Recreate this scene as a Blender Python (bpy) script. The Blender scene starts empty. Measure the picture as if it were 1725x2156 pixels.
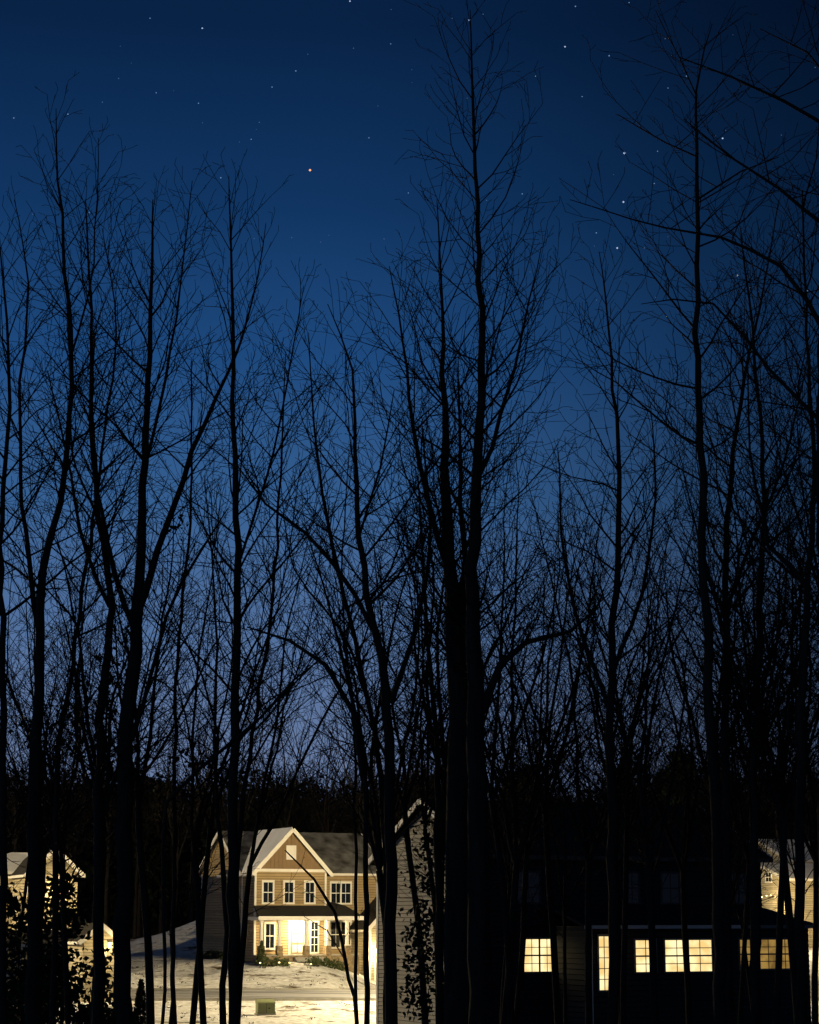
import bpy, math, random
import numpy as np
from mathutils import Vector
random.seed(7); np.random.seed(7)
R=random.random; G=random.gauss
scene=bpy.context.scene
# ---------------------------------------------------------------- camera
F=4240.0; TH=math.atan(852/F); CT,ST=math.cos(TH),math.sin(TH)
cam=bpy.data.cameras.new("camera"); cam.sensor_fit='HORIZONTAL'; cam.sensor_width=36
cam.lens=36*F/1725; cam.clip_start=0.5; cam.clip_end=12000
co=bpy.data.objects.new("camera",cam); scene.collection.objects.link(co)
co.rotation_euler=(math.pi/2+TH,0,0); scene.camera=co
def ray(px,py):
    xc=px-862.5; yc=1078-py
    Y=F*CT-yc*ST; Z=F*ST+yc*CT
    return xc/Y, Z/Y
def P(px,py,d):
    a,b=ray(px,py); return (a*d,d,b*d)
def lin(c):
    return tuple(((v/255)/12.92 if v/255<=0.04045 else ((v/255+0.055)/1.055)**2.4) for v in c)+(1,)
# ---------------------------------------------------------------- materials
def mat(name,col,rough=0.8,var=0.25,scale=3.0,bump=0.0,bscale=20,metal=0,spec=0.3,col2=None,stretch=None):
    m=bpy.data.materials.new(name); m.use_nodes=True; nt=m.node_tree; N=nt.nodes; L=nt.links
    b=N["Principled BSDF"]; b.inputs["Roughness"].default_value=rough; b.inputs["Metallic"].default_value=metal
    b.inputs["Specular IOR Level"].default_value=spec
    tc=N.new("ShaderNodeTexCoord"); mp=N.new("ShaderNodeMapping")
    if stretch: mp.inputs["Scale"].default_value=stretch
    L.new(tc.outputs["Object"],mp.inputs[0])
    nz=N.new("ShaderNodeTexNoise"); nz.inputs["Scale"].default_value=scale; nz.inputs["Detail"].default_value=5
    L.new(mp.outputs[0],nz.inputs[0])
    cr=N.new("ShaderNodeValToRGB"); cr.color_ramp.elements[0].position=0.3; cr.color_ramp.elements[1].position=0.7
    c2=col2 or tuple(c*(1-var) for c in col)
    cr.color_ramp.elements[0].color=(*c2[:3],1); cr.color_ramp.elements[1].color=(*col[:3],1)
    L.new(nz.outputs[0],cr.inputs[0]); L.new(cr.outputs[0],b.inputs["Base Color"])
    if bump:
        n2=N.new("ShaderNodeTexNoise"); n2.inputs["Scale"].default_value=bscale; n2.inputs["Detail"].default_value=4
        L.new(mp.outputs[0],n2.inputs[0])
        bp=N.new("ShaderNodeBump"); bp.inputs["Strength"].default_value=bump; bp.inputs["Distance"].default_value=0.05
        L.new(n2.outputs[0],bp.inputs["Height"]); L.new(bp.outputs[0],b.inputs["Normal"])
    return m
def emis(name,col,strength,col2=None,scale=2.5,stretch=None):
    m=bpy.data.materials.new(name); m.use_nodes=True; nt=m.node_tree; N=nt.nodes; L=nt.links
    N.remove(N["Principled BSDF"]); e=N.new("ShaderNodeEmission"); e.inputs[1].default_value=strength
    tc=N.new("ShaderNodeTexCoord"); nz=N.new("ShaderNodeTexNoise"); nz.inputs["Scale"].default_value=scale
    mp=N.new("ShaderNodeMapping"); 
    if stretch: mp.inputs["Scale"].default_value=stretch
    L.new(tc.outputs["Object"],mp.inputs[0]); L.new(mp.outputs[0],nz.inputs[0]); cr=N.new("ShaderNodeValToRGB")
    cr.color_ramp.elements[0].position=0.35; cr.color_ramp.elements[1].position=0.6
    c2=col2 or col
    cr.color_ramp.elements[0].color=(*c2,1); cr.color_ramp.elements[1].color=(*col,1)
    L.new(nz.outputs[0],cr.inputs[0]); L.new(cr.outputs[0],e.inputs[0]); L.new(e.outputs[0],N["Material Output"].inputs[0])
    return m
M={}
M['bark']=mat("bark",(0.035,0.03,0.026),0.95,0.5,6,0.6,25,spec=0.1,stretch=(1,1,.2))
M['leaf']=mat("dry_leaf",(0.035,0.03,0.018),0.8,0.5,8,spec=0.1)
M['ever']=mat("evergreen_leaf",(0.02,0.03,0.014),0.8,0.5,8,spec=0.1)
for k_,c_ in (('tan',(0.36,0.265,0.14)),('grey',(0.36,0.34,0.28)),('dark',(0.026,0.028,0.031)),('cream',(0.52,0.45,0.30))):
    M[k_]=mat(k_+"_siding",c_,0.7,0.15,1.5); M[k_+'2']=mat(k_+"_siding_b",tuple(v*.82 for v in c_),0.7,0.15,1.5); M[k_+'3']=mat(k_+"_siding_lip_shade",tuple(v*.35 for v in c_),0.7,0.15,1.5)  # lip copy darkened: shade under each board put into its colour
M['brown']=mat("brown_board",(0.22,0.145,0.075),0.7,0.15,2)
M['white']=mat("white_trim",(0.75,0.73,0.68),0.6,0.08,3)
M['darktrim']=mat("grey_trim",(0.2,0.2,0.19),0.6,0.2,3)  # window frames of the dark house, also its gutter's unlit stretch
M['dimtrim']=mat("unlit_trim",(0.10,0.10,0.10),0.7,0.2,3)  # trim on the unlit side of house C, shade put into its colour
M['shingle']=mat("shingle",(0.045,0.042,0.04),0.95,0.4,9,0.5,30,spec=0.1)
M['shingle_snow']=mat("shingle_with_snow_dust",(0.22,0.22,0.225),0.95,0.4,1.1,0.5,30,spec=0.05,col2=(0.04,0.038,0.036))
M['snow']=mat("snow",(0.8,0.81,0.83),0.85,0.12,1.2,0.4,5,spec=0.2)
M['stone']=mat("stone",(0.36,0.27,0.16),0.9,0.6,5,0.8,9)
M['glass']=mat("dark_glass",(0.012,0.016,0.02),0.08,0.3,1,spec=0.6)
M['concrete']=mat("concrete",(0.36,0.35,0.32),0.9,0.3,2,0.2,30)
M['metal']=mat("painted_metal",(0.03,0.03,0.03),0.5,0.2,4)
M['green']=mat("green_enamel",(0.24,0.27,0.14),0.6,0.2,3)
M['doorwood']=mat("door_paint",(0.25,0.2,0.14),0.5,0.2,3)
M['win_bright']=emis("lit_room",(1.0,0.82,0.42),1.35,(0.75,0.50,0.18),1.5)
M['win_amber']=emis("amber_room",(0.45,0.27,0.065),0.8,(0.20,0.115,0.03),2.0)
M['win_dim']=emis("dim_room",(0.16,0.13,0.07),0.5,(0.03,0.025,0.015),3.0)
M['bulb']=emis("lamp_glow",(1.0,0.86,0.5),14)
M['bulb_s']=emis("string_bulb_glow",(1.0,0.7,0.25),6)
# ---------------------------------------------------------------- mesh builder
class MB:
    def __init__(s): s.v=[];s.f=[];s.m=[];s.mats=[]
    def mi(s,k):
        if k not in s.mats: s.mats.append(k)
        return s.mats.index(k)
    def face(s,pts,k):
        n=len(s.v); s.v+= [tuple(p) for p in pts]; s.f.append(tuple(range(n,n+len(pts)))); s.m.append(s.mi(k))
    def hexa(s,p,k): # p: 8 pts bottom4, top4
        n=len(s.v); s.v+=[tuple(q) for q in p]; i=s.mi(k)
        for f in ((3,2,1,0),(4,5,6,7),(0,1,5,4),(1,2,6,5),(2,3,7,6),(3,0,4,7)):
            s.f.append(tuple(n+a for a in f)); s.m.append(i)
    def box(s,x0,x1,y0,y1,z0,z1,k,T=None):
        T=T or (lambda a,b,c:(a,b,c))
        s.hexa([T(x0,y0,z0),T(x1,y0,z0),T(x1,y1,z0),T(x0,y1,z0),T(x0,y0,z1),T(x1,y0,z1),T(x1,y1,z1),T(x0,y1,z1)],k)
    def slab(s,p4,th,k):
        s.hexa([(a,b,c-th) for a,b,c in p4]+list(p4),k)
    def beam(s,p,q,w,h,k):
        p=Vector(p);q=Vector(q);d=(q-p).normalized()
        u=Vector((0,0,1)) if abs(d.z)<0.98 else Vector((1,0,0))
        a=d.cross(u).normalized()*w/2; b=a.cross(d).normalized()*h/2
        s.hexa([p-a-b,p+a-b,p+a+b,p-a+b,q-a-b,q+a-b,q+a+b,q-a+b],k)
    def tube(s,p,q,r,k,n=10,r2=None):
        p=Vector(p);q=Vector(q);d=(q-p).normalized(); r2=r if r2 is None else r2
        u=Vector((0,0,1)) if abs(d.z)<0.98 else Vector((1,0,0))
        a=d.cross(u).normalized(); b=a.cross(d)
        c0=[p+(a*math.cos(t)+b*math.sin(t))*r for t in [2*math.pi*i/n for i in range(n)]]
        c1=[q+(a*math.cos(t)+b*math.sin(t))*r2 for t in [2*math.pi*i/n for i in range(n)]]
        for i in range(n): j=(i+1)%n; s.face([c0[i],c0[j],c1[j],c1[i]],k)
        s.face(c0,k); s.face(c1,k)
    def obj(s,name,parent=None,smooth=False):
        me=bpy.data.meshes.new(name); me.from_pydata(s.v,[],s.f)
        for k in s.mats: me.materials.append(M[k])
        me.polygons.foreach_set("material_index",s.m)
        if smooth: me.polygons.foreach_set("use_smooth",[True]*len(s.f))
        me.update(); o=bpy.data.objects.new(name,me); scene.collection.objects.link(o)
        if parent: o.parent=parent
        return o
def empty(name,loc=(0,0,0),rz=0):
    e=bpy.data.objects.new(name,None); e.location=loc; e.rotation_euler=(0,0,rz); scene.collection.objects.link(e); return e
def light(name,loc,power,col,parent=None,size=0.15,kind='POINT'):
    l=bpy.data.lights.new(name,kind); l.energy=power; l.color=col; l.shadow_soft_size=size
    o=bpy.data.objects.new(name,l); o.location=loc; scene.collection.objects.link(o)
    if parent: o.parent=parent
    return o
# ---------------------------------------------------------------- terrain
KY=[-60,60,90,105,115,118.5,127,130,139,150,165,200,260,330,420,900,4000]
KZ=[-7,-7.2,-6.2,-5.6,-5.0,-4.75,-4.4,-4.2,-3.15,-3.0,-2.6,-2.0,0.5,9,14,10,0]
def sm(a,b,x):
    t=np.clip((x-a)/(b-a),0,1); return t*t*(3-2*t)
def zg(x,y):
    x=np.asarray(x,float); y=np.asarray(y,float)
    z=np.interp(y,KY,KZ)
    z=z-1.5*sm(-6,-1,x)*sm(127,131,y)*(1-sm(150,160,y))
    z=z+3.0*np.exp(-((x+14)/7)**2-((y-170)/8)**2)
    z=z+(0.10*np.sin(x*0.31+y*0.17)+0.07*np.sin(x*0.73-y*0.41+1))*sm(127.5,131,np.abs(y-122.7)+122.7)
    return z
xs=np.unique(np.concatenate([np.linspace(-4000,-300,12),np.linspace(-300,-40,40),np.linspace(-40,40,161),np.linspace(40,300,40),np.linspace(300,4000,12)]))
ys=np.unique(np.concatenate([np.linspace(-60,90,40),np.linspace(90,180,181),np.linspace(180,450,80),np.linspace(450,4000,14),np.array(KY[:-1],float)]))
def grid(name,xs,ys,zf,m):
    X,Y=np.meshgrid(xs,ys); Z=zf(X,Y); v=np.stack([X,Y,Z],-1).reshape(-1,3)
    nx,ny=len(xs),len(ys); i=np.arange(nx*ny).reshape(ny,nx)
    f=np.stack([i[:-1,:-1],i[:-1,1:],i[1:,1:],i[1:,:-1]],-1).reshape(-1,4)
    me=bpy.data.meshes.new(name); me.from_pydata(v.tolist(),[],f.tolist()); me.materials.append(m)
    me.polygons.foreach_set("use_smooth",[True]*len(f))
    o=bpy.data.objects.new(name,me); scene.collection.objects.link(o); return o
def ground_mat():
    m=bpy.data.materials.new("snowy_ground"); m.use_nodes=True; nt=m.node_tree;N=nt.nodes;L=nt.links
    b=N["Principled BSDF"]; b.inputs["Roughness"].default_value=1.0; b.inputs["Specular IOR Level"].default_value=0.0
    tc=N.new("ShaderNodeTexCoord"); sp=N.new("ShaderNodeSeparateXYZ"); L.new(tc.outputs["Object"],sp.inputs[0])
    def mr(sock,a,b_,c=0,d=1):
        n=N.new("ShaderNodeMapRange"); n.inputs[1].default_value=a;n.inputs[2].default_value=b_;n.inputs[3].default_value=c;n.inputs[4].default_value=d
        L.new(sock,n.inputs[0]); return n.outputs[0]
    def mul(a,b_,op='MULTIPLY'):
        n=N.new("ShaderNodeMath"); n.operation=op
        L.new(a,n.inputs[0]); 
        if isinstance(b_,float): n.inputs[1].default_value=b_
        else: L.new(b_,n.inputs[1])
        return n.outputs[0]
    nz=N.new("ShaderNodeTexNoise"); nz.inputs["Scale"].default_value=0.45; nz.inputs["Detail"].default_value=9; nz.inputs["Roughness"].default_value=0.7
    L.new(tc.outputs["Object"],nz.inputs[0])
    region=mul(mul(mr(sp.outputs[1],98,104),mr(sp.outputs[1],178,190,1,0)),mul(mr(sp.outputs[0],-27,-22),mr(sp.outputs[0],45,60,1,0)))
    cov=mul(mul(region,0.46),nz.outputs[0],'ADD')
    sn=mr(cov,0.82,0.91)
    n2=N.new("ShaderNodeTexNoise"); n2.inputs["Scale"].default_value=3; n2.inputs["Detail"].default_value=8
    L.new(tc.outputs["Object"],n2.inputs[0])
    cr=N.new("ShaderNodeValToRGB"); cr.color_ramp.elements[0].color=(0.03,0.022,0.012,1); cr.color_ramp.elements[1].color=(0.14,0.10,0.05,1)
    cr.color_ramp.elements[0].position=.35; cr.color_ramp.elements[1].position=.65
    L.new(n2.outputs[0],cr.inputs[0])
    sc=N.new("ShaderNodeValToRGB"); sc.color_ramp.elements[0].color=(0.48,0.48,0.47,1); sc.color_ramp.elements[1].color=(0.80,0.80,0.81,1)
    sc.color_ramp.elements[0].position=.3; sc.color_ramp.elements[1].position=.6
    L.new(n2.outputs[0],sc.inputs[0])
    mx=N.new("ShaderNodeMixRGB"); L.new(sn,mx.inputs[0]); L.new(cr.outputs[0],mx.inputs[1]); L.new(sc.outputs[0],mx.inputs[2])
    L.new(mx.outputs[0],b.inputs["Base Color"])
    bp=N.new("ShaderNodeBump"); bp.inputs["Strength"].default_value=0.8; bp.inputs["Distance"].default_value=0.4
    n3=N.new("ShaderNodeTexNoise"); n3.inputs["Scale"].default_value=1.3; n3.inputs["Detail"].default_value=6
    L.new(tc.outputs["Object"],n3.inputs[0]); L.new(n3.outputs[0],bp.inputs["Height"]); L.new(bp.outputs[0],b.inputs["Normal"])
    return m
grid("ground",xs,ys,zg,ground_mat())
M['road']=mat("asphalt_with_snow",(0.46,0.47,0.50),0.9,0.3,0.8,0.2,12,col2=(0.12,0.12,0.13),stretch=(.25,1.6,1),spec=.1)
rx=np.linspace(-150,150,301)
grid("road",rx,np.linspace(119,126,15),lambda x,y:zg(x,y)+0.05,M['road'])
kb=MB()
for yy in (118.75,126.02):
    for i in range(300):
        x0,x1=-150+i,-149+i+0.0
        z0=float(zg(x0,yy)); z1=float(zg(x1,yy)); w=0.22
        kb.hexa([(x0,yy,z0-.2),(x1,yy,z1-.2),(x1,yy+w,z1-.2),(x0,yy+w,z0-.2),(x0,yy,z0+.15),(x1,yy,z1+.15),(x1,yy+w,z1+.15),(x0,yy+w,z0+.15)],'concrete')
kb.obj("road_kerb")
# ---------------------------------------------------------------- house helpers
class H:
    def __init__(s,name,px,py,d,rdeg):
        s.r=math.radians(rdeg); s.c=math.cos(s.r); s.s=math.sin(s.r)
        s.X,s.Y,s.Z=P(px,py,d); s.e=empty(name,(s.X,s.Y,s.Z),s.r); s.T0=None
    def lx(s,px,y=0,py=1930):
        k=ray(px,py)[0]; return (k*(s.Y+y*s.c)-s.X+y*s.s)/(s.c-k*s.s)
    def ly(s,px,x=0,py=1930):
        k=ray(px,py)[0]; return (s.X+x*s.c-k*(s.Y+x*s.s))/(s.s+k*s.c)
    def lz(s,py,x=0,y=0):
        Yw=s.Y+x*s.s+y*s.c; return ray(862,py)[1]*Yw-s.Z
def FR(y0): return lambda u,n,z:(u,y0-n,z)
def LF(x0): return lambda u,n,z:(x0-n,u,z)
def RT(x0): return lambda u,n,z:(x0+n,u,z)
def BK(y0): return lambda u,n,z:(u,y0+n,z)
def clap(mb,T,a0,a1,z0,zE,k,zP=None,aP=None,h=0.18,out=0.035,zS=None):
    top=zP if zP is not None else zE
    def lim(z):
        if z<=zE or zP is None: return a0,a1
        t=min(1,(z-zE)/(zP-zE)); return a0+(aP-a0)*t, a1+(aP-a1)*t
    z=zS if zS is not None else z0
    while z<top-1e-4:
        z2=min(z+h,top)
        if z<zE<z2 and zP is not None: z2=zE if zE-z>0.03 else z2
        l,r=lim(z); l2,r2=lim(z2); kk=k if R()<.7 else k+'2'
        mb.face([T(l,out,z+.025),T(r,out,z+.025),T(r2,0.004,z2),T(l2,0.004,z2)],kk)
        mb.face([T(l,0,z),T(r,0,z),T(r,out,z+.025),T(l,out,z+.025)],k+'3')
        z=z2
def window(mb,T,u0,u1,z0,z1,pane,cols=2,rows=2,frame='white',fw=0.09,mid=True,units=1,mun=0.03):
    mb.box(u0-fw,u1+fw,-0.02,0.07,z1,z1+fw*1.3,frame,T); mb.box(u0-fw,u1+fw,-0.02,0.09,z0-fw,z0,frame,T)
    mb.box(u0-fw,u0,-0.02,0.068,z0,z1,frame,T); mb.box(u1,u1+fw,-0.02,0.068,z0,z1,frame,T)
    mb.face([T(u0,0.042,z0),T(u1,0.042,z0),T(u1,0.042,z1),T(u0,0.042,z1)],pane)
    W=(u1-u0)/units
    for k in range(units):
        a=u0+k*W; b=a+W
        if k>0: mb.box(a-fw*.5,a+fw*.5,0.03,0.066,z0,z1,frame,T)
        if mid:
            zm=(z0+z1)/2; mb.box(a+.002,b-.002,0.03,0.062,zm-0.03,zm+0.03,frame,T)
        for i in range(1,cols):
            x=a+(b-a)*i/cols; mb.box(x-mun/2,x+mun/2,0.03,0.055,z0,z1,frame,T)
        for j in range(1,rows):
            zz=z0+(z1-z0)*j/rows
            if mid and abs(zz-(z0+z1)/2)<0.05: continue
            mb.box(a+.002,b-.002,0.03,0.053,zz-mun/2,zz+mun/2,frame,T)
def gable_x(mb,x0,x1,y0,y1,zE,zR,k,ov=0.35,th=0.16,ym=None,trim='white',tb=None,eave=None):
    ym=(y0+y1)/2 if ym is None else ym; eave=eave or trim
    sF=(zR-zE)/(ym-y0); sB=(zR-zE)/(y1-ym)
    a,b=x0-ov,x1+ov; yf,yb=y0-ov,y1+ov; zf,zb=zE-ov*sF+th,zE-ov*sB+th; zr=zR+th
    mb.slab([(a,yf,zf),(b,yf,zf),(b,ym,zr),(a,ym,zr)],th,k); mb.slab([(a,ym+.002,zr),(b,ym+.002,zr),(b,yb,zb),(a,yb,zb)],th,k)
    t=tb or MB()
    for x in (a-.03,b+.03):
        t.beam((x,yf,zf-.1),(x,ym,zr-.1),.05,.24,trim); t.beam((x,ym,zr-.1),(x,yb,zb-.1),.05,.24,trim)
    t.beam((a,yf-.04,zf-.1),(b,yf-.04,zf-.1),.1,.16,eave); t.beam((a,yb+.04,zb-.1),(b,yb+.04,zb-.1),.1,.16,eave)
    return t
def gable_y(mb,x0,x1,y0,y1,zE,zR,k,ov=0.35,th=0.16,trim='white',tb=None,snow=None):
    xm=(x0+x1)/2; s_=(zR-zE)/(xm-x0); a,b=x0-ov,x1+ov; z=zE-ov*s_+th; zr=zR+th; yf=y0-ov
    mb.slab([(a,yf,z),(xm,yf,zr),(xm,y1,zr),(a,y1,z)],th,k); mb.slab([(xm+.002,yf,zr),(b,yf,z),(b,y1,z),(xm+.002,y1,zr)],th,k)
    t=tb or MB(); 
    t.beam((a,yf-.03,z-.1),(xm,yf-.03,zr-.1),.05,.26,trim); t.beam((xm,yf-.03,zr-.1),(b,yf-.03,z-.1),.05,.26,trim)
    t.beam((a-.04,yf,z-.1),(a-.04,y1,z-.1),.1,.16,trim); t.beam((b+.04,yf,z-.1),(b+.04,y1,z-.1),.1,.16,trim)
    return t
# ---------------------------------------------------------------- house A (lit, left)
A=H("suburban_house",535,2025,140,26.4)
w=MB(); tr=MB(); rf=MB(); wi=MB()
pw=A.lx(685); ym0=2.2; yb=10.2; W=A.lx(800,2.2); zE=6.1; zR=8.85
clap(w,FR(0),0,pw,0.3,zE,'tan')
# board and batten front gable
g0,g1=0,pw; gm=pw/2
w.face([(0,-.01,zE+.1),(pw,-.01,zE+.1),(pw,-.01,zE),(0,-.01,zE)],'brown')
w.face([(0,0,zE),(pw,0,zE),(gm,0,zR)],'brown')
x=0.25
while x<pw:
    zt=zE+(zR-zE)*(1-abs(x-gm)/gm)-.05
    if zt>zE+.1: w.box(x-.03,x+.03,-.04,0.0-.002,zE+.1,zt,'brown')
    x+=0.3
tr.box(-.1,pw+.1,-.07,-.0,zE-.08,zE+.12,'white')
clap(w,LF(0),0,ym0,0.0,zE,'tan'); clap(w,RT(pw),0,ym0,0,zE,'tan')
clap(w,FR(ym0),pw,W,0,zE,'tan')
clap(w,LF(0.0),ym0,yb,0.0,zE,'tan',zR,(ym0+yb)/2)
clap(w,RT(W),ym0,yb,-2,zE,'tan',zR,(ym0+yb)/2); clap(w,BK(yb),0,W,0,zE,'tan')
w.box(.03,pw-.03,.03,2.1,-1.5,0.32,'stone'); w.box(-.06,pw+.02,-.06,-.002,-1.5,0.3,'stone'); w.box(.02,W-.02,2.25,yb-.02,-2.5,0.05,'stone')
gable_x(rf,0,W,ym0,yb,zE,zR,'shingle_snow',tb=tr); 
gable_y(rf,0,pw,0,6.2,zE,zR,'shingle',tb=tr)
# snow on gable left slope
sx=(zR-zE)/gm
rf.slab([(-.33,-.3,zE-.33*sx+.24),(gm-.04,-.3,zR+.22),(gm-.04,6.1,zR+.22),(-.33,1.7,zE-.33*sx+.24)],.07,'snow')
for xx,yy in ((-.05,-.05),(pw-.07,-.05)): tr.box(xx,xx+.14,yy,yy+.13,.3,zE-.1,'white')
tr.box(-.05,.09,ym0+.06,ym0+.16,0,zE-.1,'white'); tr.box(-.06,.08,yb-.1,yb+.05,0,zE-.1,'white'); tr.box(W-.15,W,ym0-.06,ym0-.0,0,zE-.1,'white')
for a,b in ((552,575),(597,618),(641,662)):
    window(wi,FR(0),A.lx(a)+.06,A.lx(b)-.06,3.95,5.3,'glass',2,2,fw=.12)
a,b=A.lx(697,2.2),A.lx(737,2.2)
window(wi,FR(2.2),a,b,3.95,5.3,'glass',2,2,fw=.12,units=2); window(wi,FR(2.2),a,b,0.9,2.6,'glass',2,2,fw=.12,units=2)
window(wi,FR(0),A.lx(558)+.06,A.lx(577),0.9,2.5,'glass',2,2,fw=.12)
window(wi,FR(0),A.lx(652)+.1,A.lx(672)-.1,0.6,2.6,'glass',2,4,fw=.1)
window(wi,FR(0),gm-.27,gm+.27,6.95,7.7,'white',1,1,fw=.1,mid=False)
# door
dx=A.lx(612); wi.box(dx-.15,dx+1.15,-.05,-.002,.42,2.75,'white'); wi.box(dx,dx+1.0,-.08,-.052,.45,2.55,'doorwood')
for i in range(2):
    for j in range(3): wi.box(dx+.12+i*.42,dx+.46+i*.42,-.095,-.082,.6+j*.66,1.1+j*.66,'white')
# porch
p0,p1=-.35,A.lx(735,0)
yp=-1.7
w.box(p0+.2,p1,yp,-.062,.0-1.5,.38,'stone'); w.box(p0+.1,p1+.1,yp-.08,-.065,.382,.45,'concrete')
rf.slab([(p0-.15,yp-.3,3.0),(p1+.2,yp-.3,3.0),(p1-.3,-.04,3.75),(p0+.25,-.04,3.75)],.12,'shingle')
rf.slab([(pw+.05,-.038,3.75),(p1-.3,-.038,3.75),(p1-.3,2.15,4.0),(pw+.05,2.15,4.0)],.12,'shingle')
tr.box(p0-.15,p1+.2,yp-.36,yp-.302,2.76,3.02,'white'); tr.box(p0+.05,p1,yp-.1,-.05,2.74,2.80,'white')
tr.box(p0-.2,p0-.152,yp-.3,-.05,2.78,2.98,'white')
for pxx in (541,590,647,692,733):
    cx=A.lx(pxx,yp); cx=max(cx,p0+.2)
    tr.box(cx-.09,cx+.09,yp+.02,yp+.2,1.1,2.74,'white'); tr.box(cx-.14,cx+.14,yp-.03,yp+.25,1.05,1.12,'white'); tr.box(cx-.2,cx+.2,yp-.09,yp+.3,-1.0,1.05,'stone')
    tr.box(cx-.13,cx+.13,yp-.02,yp+.24,2.62,2.735,'white')
# steps
for i in range(3): w.box(dx-.5,dx+1.6,yp-.4-.32*i,yp-.08-.32*i,-1.5,.3-.15*i,'concrete')
# garage wing
gx0=A.lx(778,-.8); gx1=gx0+6.0; gzE=2.3; gzR=5.3; gb=-2.2
clap(w,LF(gx0),-.8,2.2,-1.6,gzE,'cream'); clap(w,FR(-.8),gx0,gx1,-1.6,gzE,'cream',gzR,(gx0+gx1)/2); clap(w,RT(gx1),-.8,6,-2,gzE,'cream')
gable_y(rf,gx0,gx1,-.8,5,gzE,gzR,'shingle',tb=tr)
tr.box(gx0-.05,gx0+.12,-.88,-.84,-1.7,gzE-.1,'white')
gd0,gd1=gx0+.5,gx0+5.4
wi.box(gd0-.15,gd1+.15,-.88,-.835,-1.75,.85,'white')
for i in range(4):
    wi.box(gd0,gd1,-.92,-.885,-1.7+i*.6,-1.13+i*.6,'white')
    for j in range(6): wi.box(gd0+.12+j*.8,gd0+.72+j*.8,-.935,-.922,-1.62+i*.6,-1.22+i*.6,'white')
for u in (gx0+.25,gd1+.33):
    wi.box(u-.08,u+.08,-1.0,-.86,.35,.75,'bulb_s')
w.obj("walls",A.e); tr.obj("trim_and_columns",A.e); rf.obj("roof",A.e); wi.obj("windows_and_doors",A.e)
pl=MB(); pl.tube((dx+.5,-.7,2.55),(dx+.5,-.7,2.70),.14,'bulb',10,.1); pl.tube((dx+.5,-.7,2.70),(dx+.5,-.7,2.74),.16,'metal'); pl.obj("porch_lamp",A.e)
WARM=(1,0.76,0.38)
light("porch_light",(dx+.5,-.95,2.4),700,WARM,A.e,.1)
light("garage_light",(gx0+.25,-1.3,.55),300,WARM,A.e,.1)
light("garage_light",(gd1+.33,-1.3,.55),200,WARM,A.e,.1)
# driveway
def toW(h,x,y): return (h.X+x*h.c-y*h.s, h.Y+x*h.s+y*h.c)
dw=MB()
n=24
for i in range(n):
    q=[]
    for (t,u) in ((i/n,0),(i/n,1),((i+1)/n,1),((i+1)/n,0)):
        a=toW(A,gx0+.4+u*5.1,-.9); b=(0.5+u*5.5,126.3)
        x,y=a[0]*(1-t)+b[0]*t,a[1]*(1-t)+b[1]*t; q.append((x,y,float(zg(x,y))+.06))
    dw.face(q,'concrete')
dw.obj("driveway")
# ---------------------------------------------------------------- house C (dark, near right)
C=H("siding_house",1020,1930,80,23)
C.e.location.z=0; C.Z=0
w=MB(); tr=MB(); rf=MB(); wi=MB()
WC=C.lx(1605); DC=11.0; zE=C.lz(1800); zR=C.lz(1690,0,DC/2); zb=-7.2
clap(w,FR(0),0,WC,zb,zE,'dark',h=.2); clap(w,LF(0),0,DC,zb,zE,'grey',zR,DC/2,h=.17,out=.04,zS=zb)  # gable end lighter, other walls darker: lit and unlit siding set by colour
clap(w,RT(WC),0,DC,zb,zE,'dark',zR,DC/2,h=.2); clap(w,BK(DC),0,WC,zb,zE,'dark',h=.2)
gable_x(rf,0,WC,0,DC,zE,zR,'shingle',ov=.35,tb=tr,trim='white',eave='dimtrim')
tr.box(-.06,.1,-.06,-.038,zb,zE-.1,'dimtrim'); tr.box(-.06,-.038,-.05,.12,zb,zE-.1,'white'); tr.box(-.06,-.038,DC-.12,DC+.05,zb,zE-.1,'white')  # corner board: unlit front face coloured dark, lit side face white
# faint upper windows
for a,b in ((1090,1135),(1318,1345),(1395,1430),(1540,1575)):
    window(wi,FR(0),C.lx(a),C.lx(b),C.lz(1900,3,0),C.lz(1838,3,0),'glass',2,2,frame='dimtrim',fw=.07)
window(wi,FR(0),C.lx(1102),C.lx(1166),C.lz(2046,2,0),C.lz(1978,2,0),'win_bright',2,4,frame='darktrim',fw=.07,units=2,mun=.025)
# side window near the corner
s0,s1=C.ly(1012),C.ly(995); window(wi,LF(0),s0,s1,C.lz(2034,0,.5),C.lz(1983,0,.5),'win_bright',2,3,frame='white',fw=.08)
# extension
ye=-3.0; ex0=C.lx(1240,ye); ex1=C.lx(1700,ye); eE=C.lz(1950,5,ye)
clap(w,FR(ye),ex0,ex1,zb,eE,'dark',h=.2); clap(w,LF(ex0),ye,-.04,zb,eE,'dark',h=.2); clap(w,RT(ex1),ye,3,zb,eE,'dark',h=.2)
top=C.lz(1905,10,0)
rf.slab([(ex0-.35,ye-.35,eE+.04),(ex1+.3,ye-.35,eE+.04),(ex1-.6,-.05,top),(ex0-.35,-.05,top)],.12,'shingle')
tr.box(ex0-.38,ex0+ (ex1-ex0)*.66,ye-.45,ye-.36,eE-.1,eE+.03,'white'); tr.box(ex0+(ex1-ex0)*.66+.01,ex1+.3,ye-.45,ye-.36,eE-.1,eE+.03,'darktrim')  # one gutter: lit stretch coloured white, unlit stretch darker
tr.box(ex0-.05,ex0+.1,ye-.07,ye-.04,zb,eE-.1,'white')
E_=lambda px:C.lx(px,ye)
def zz(py,px=1400): return C.lz(py,C.lx(px,ye),ye)
window(wi,FR(ye),E_(1259),E_(1281),zz(2085,1260),zz(1972,1260),'win_bright',2,5,frame='darktrim',fw=.07,mid=False)
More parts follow.
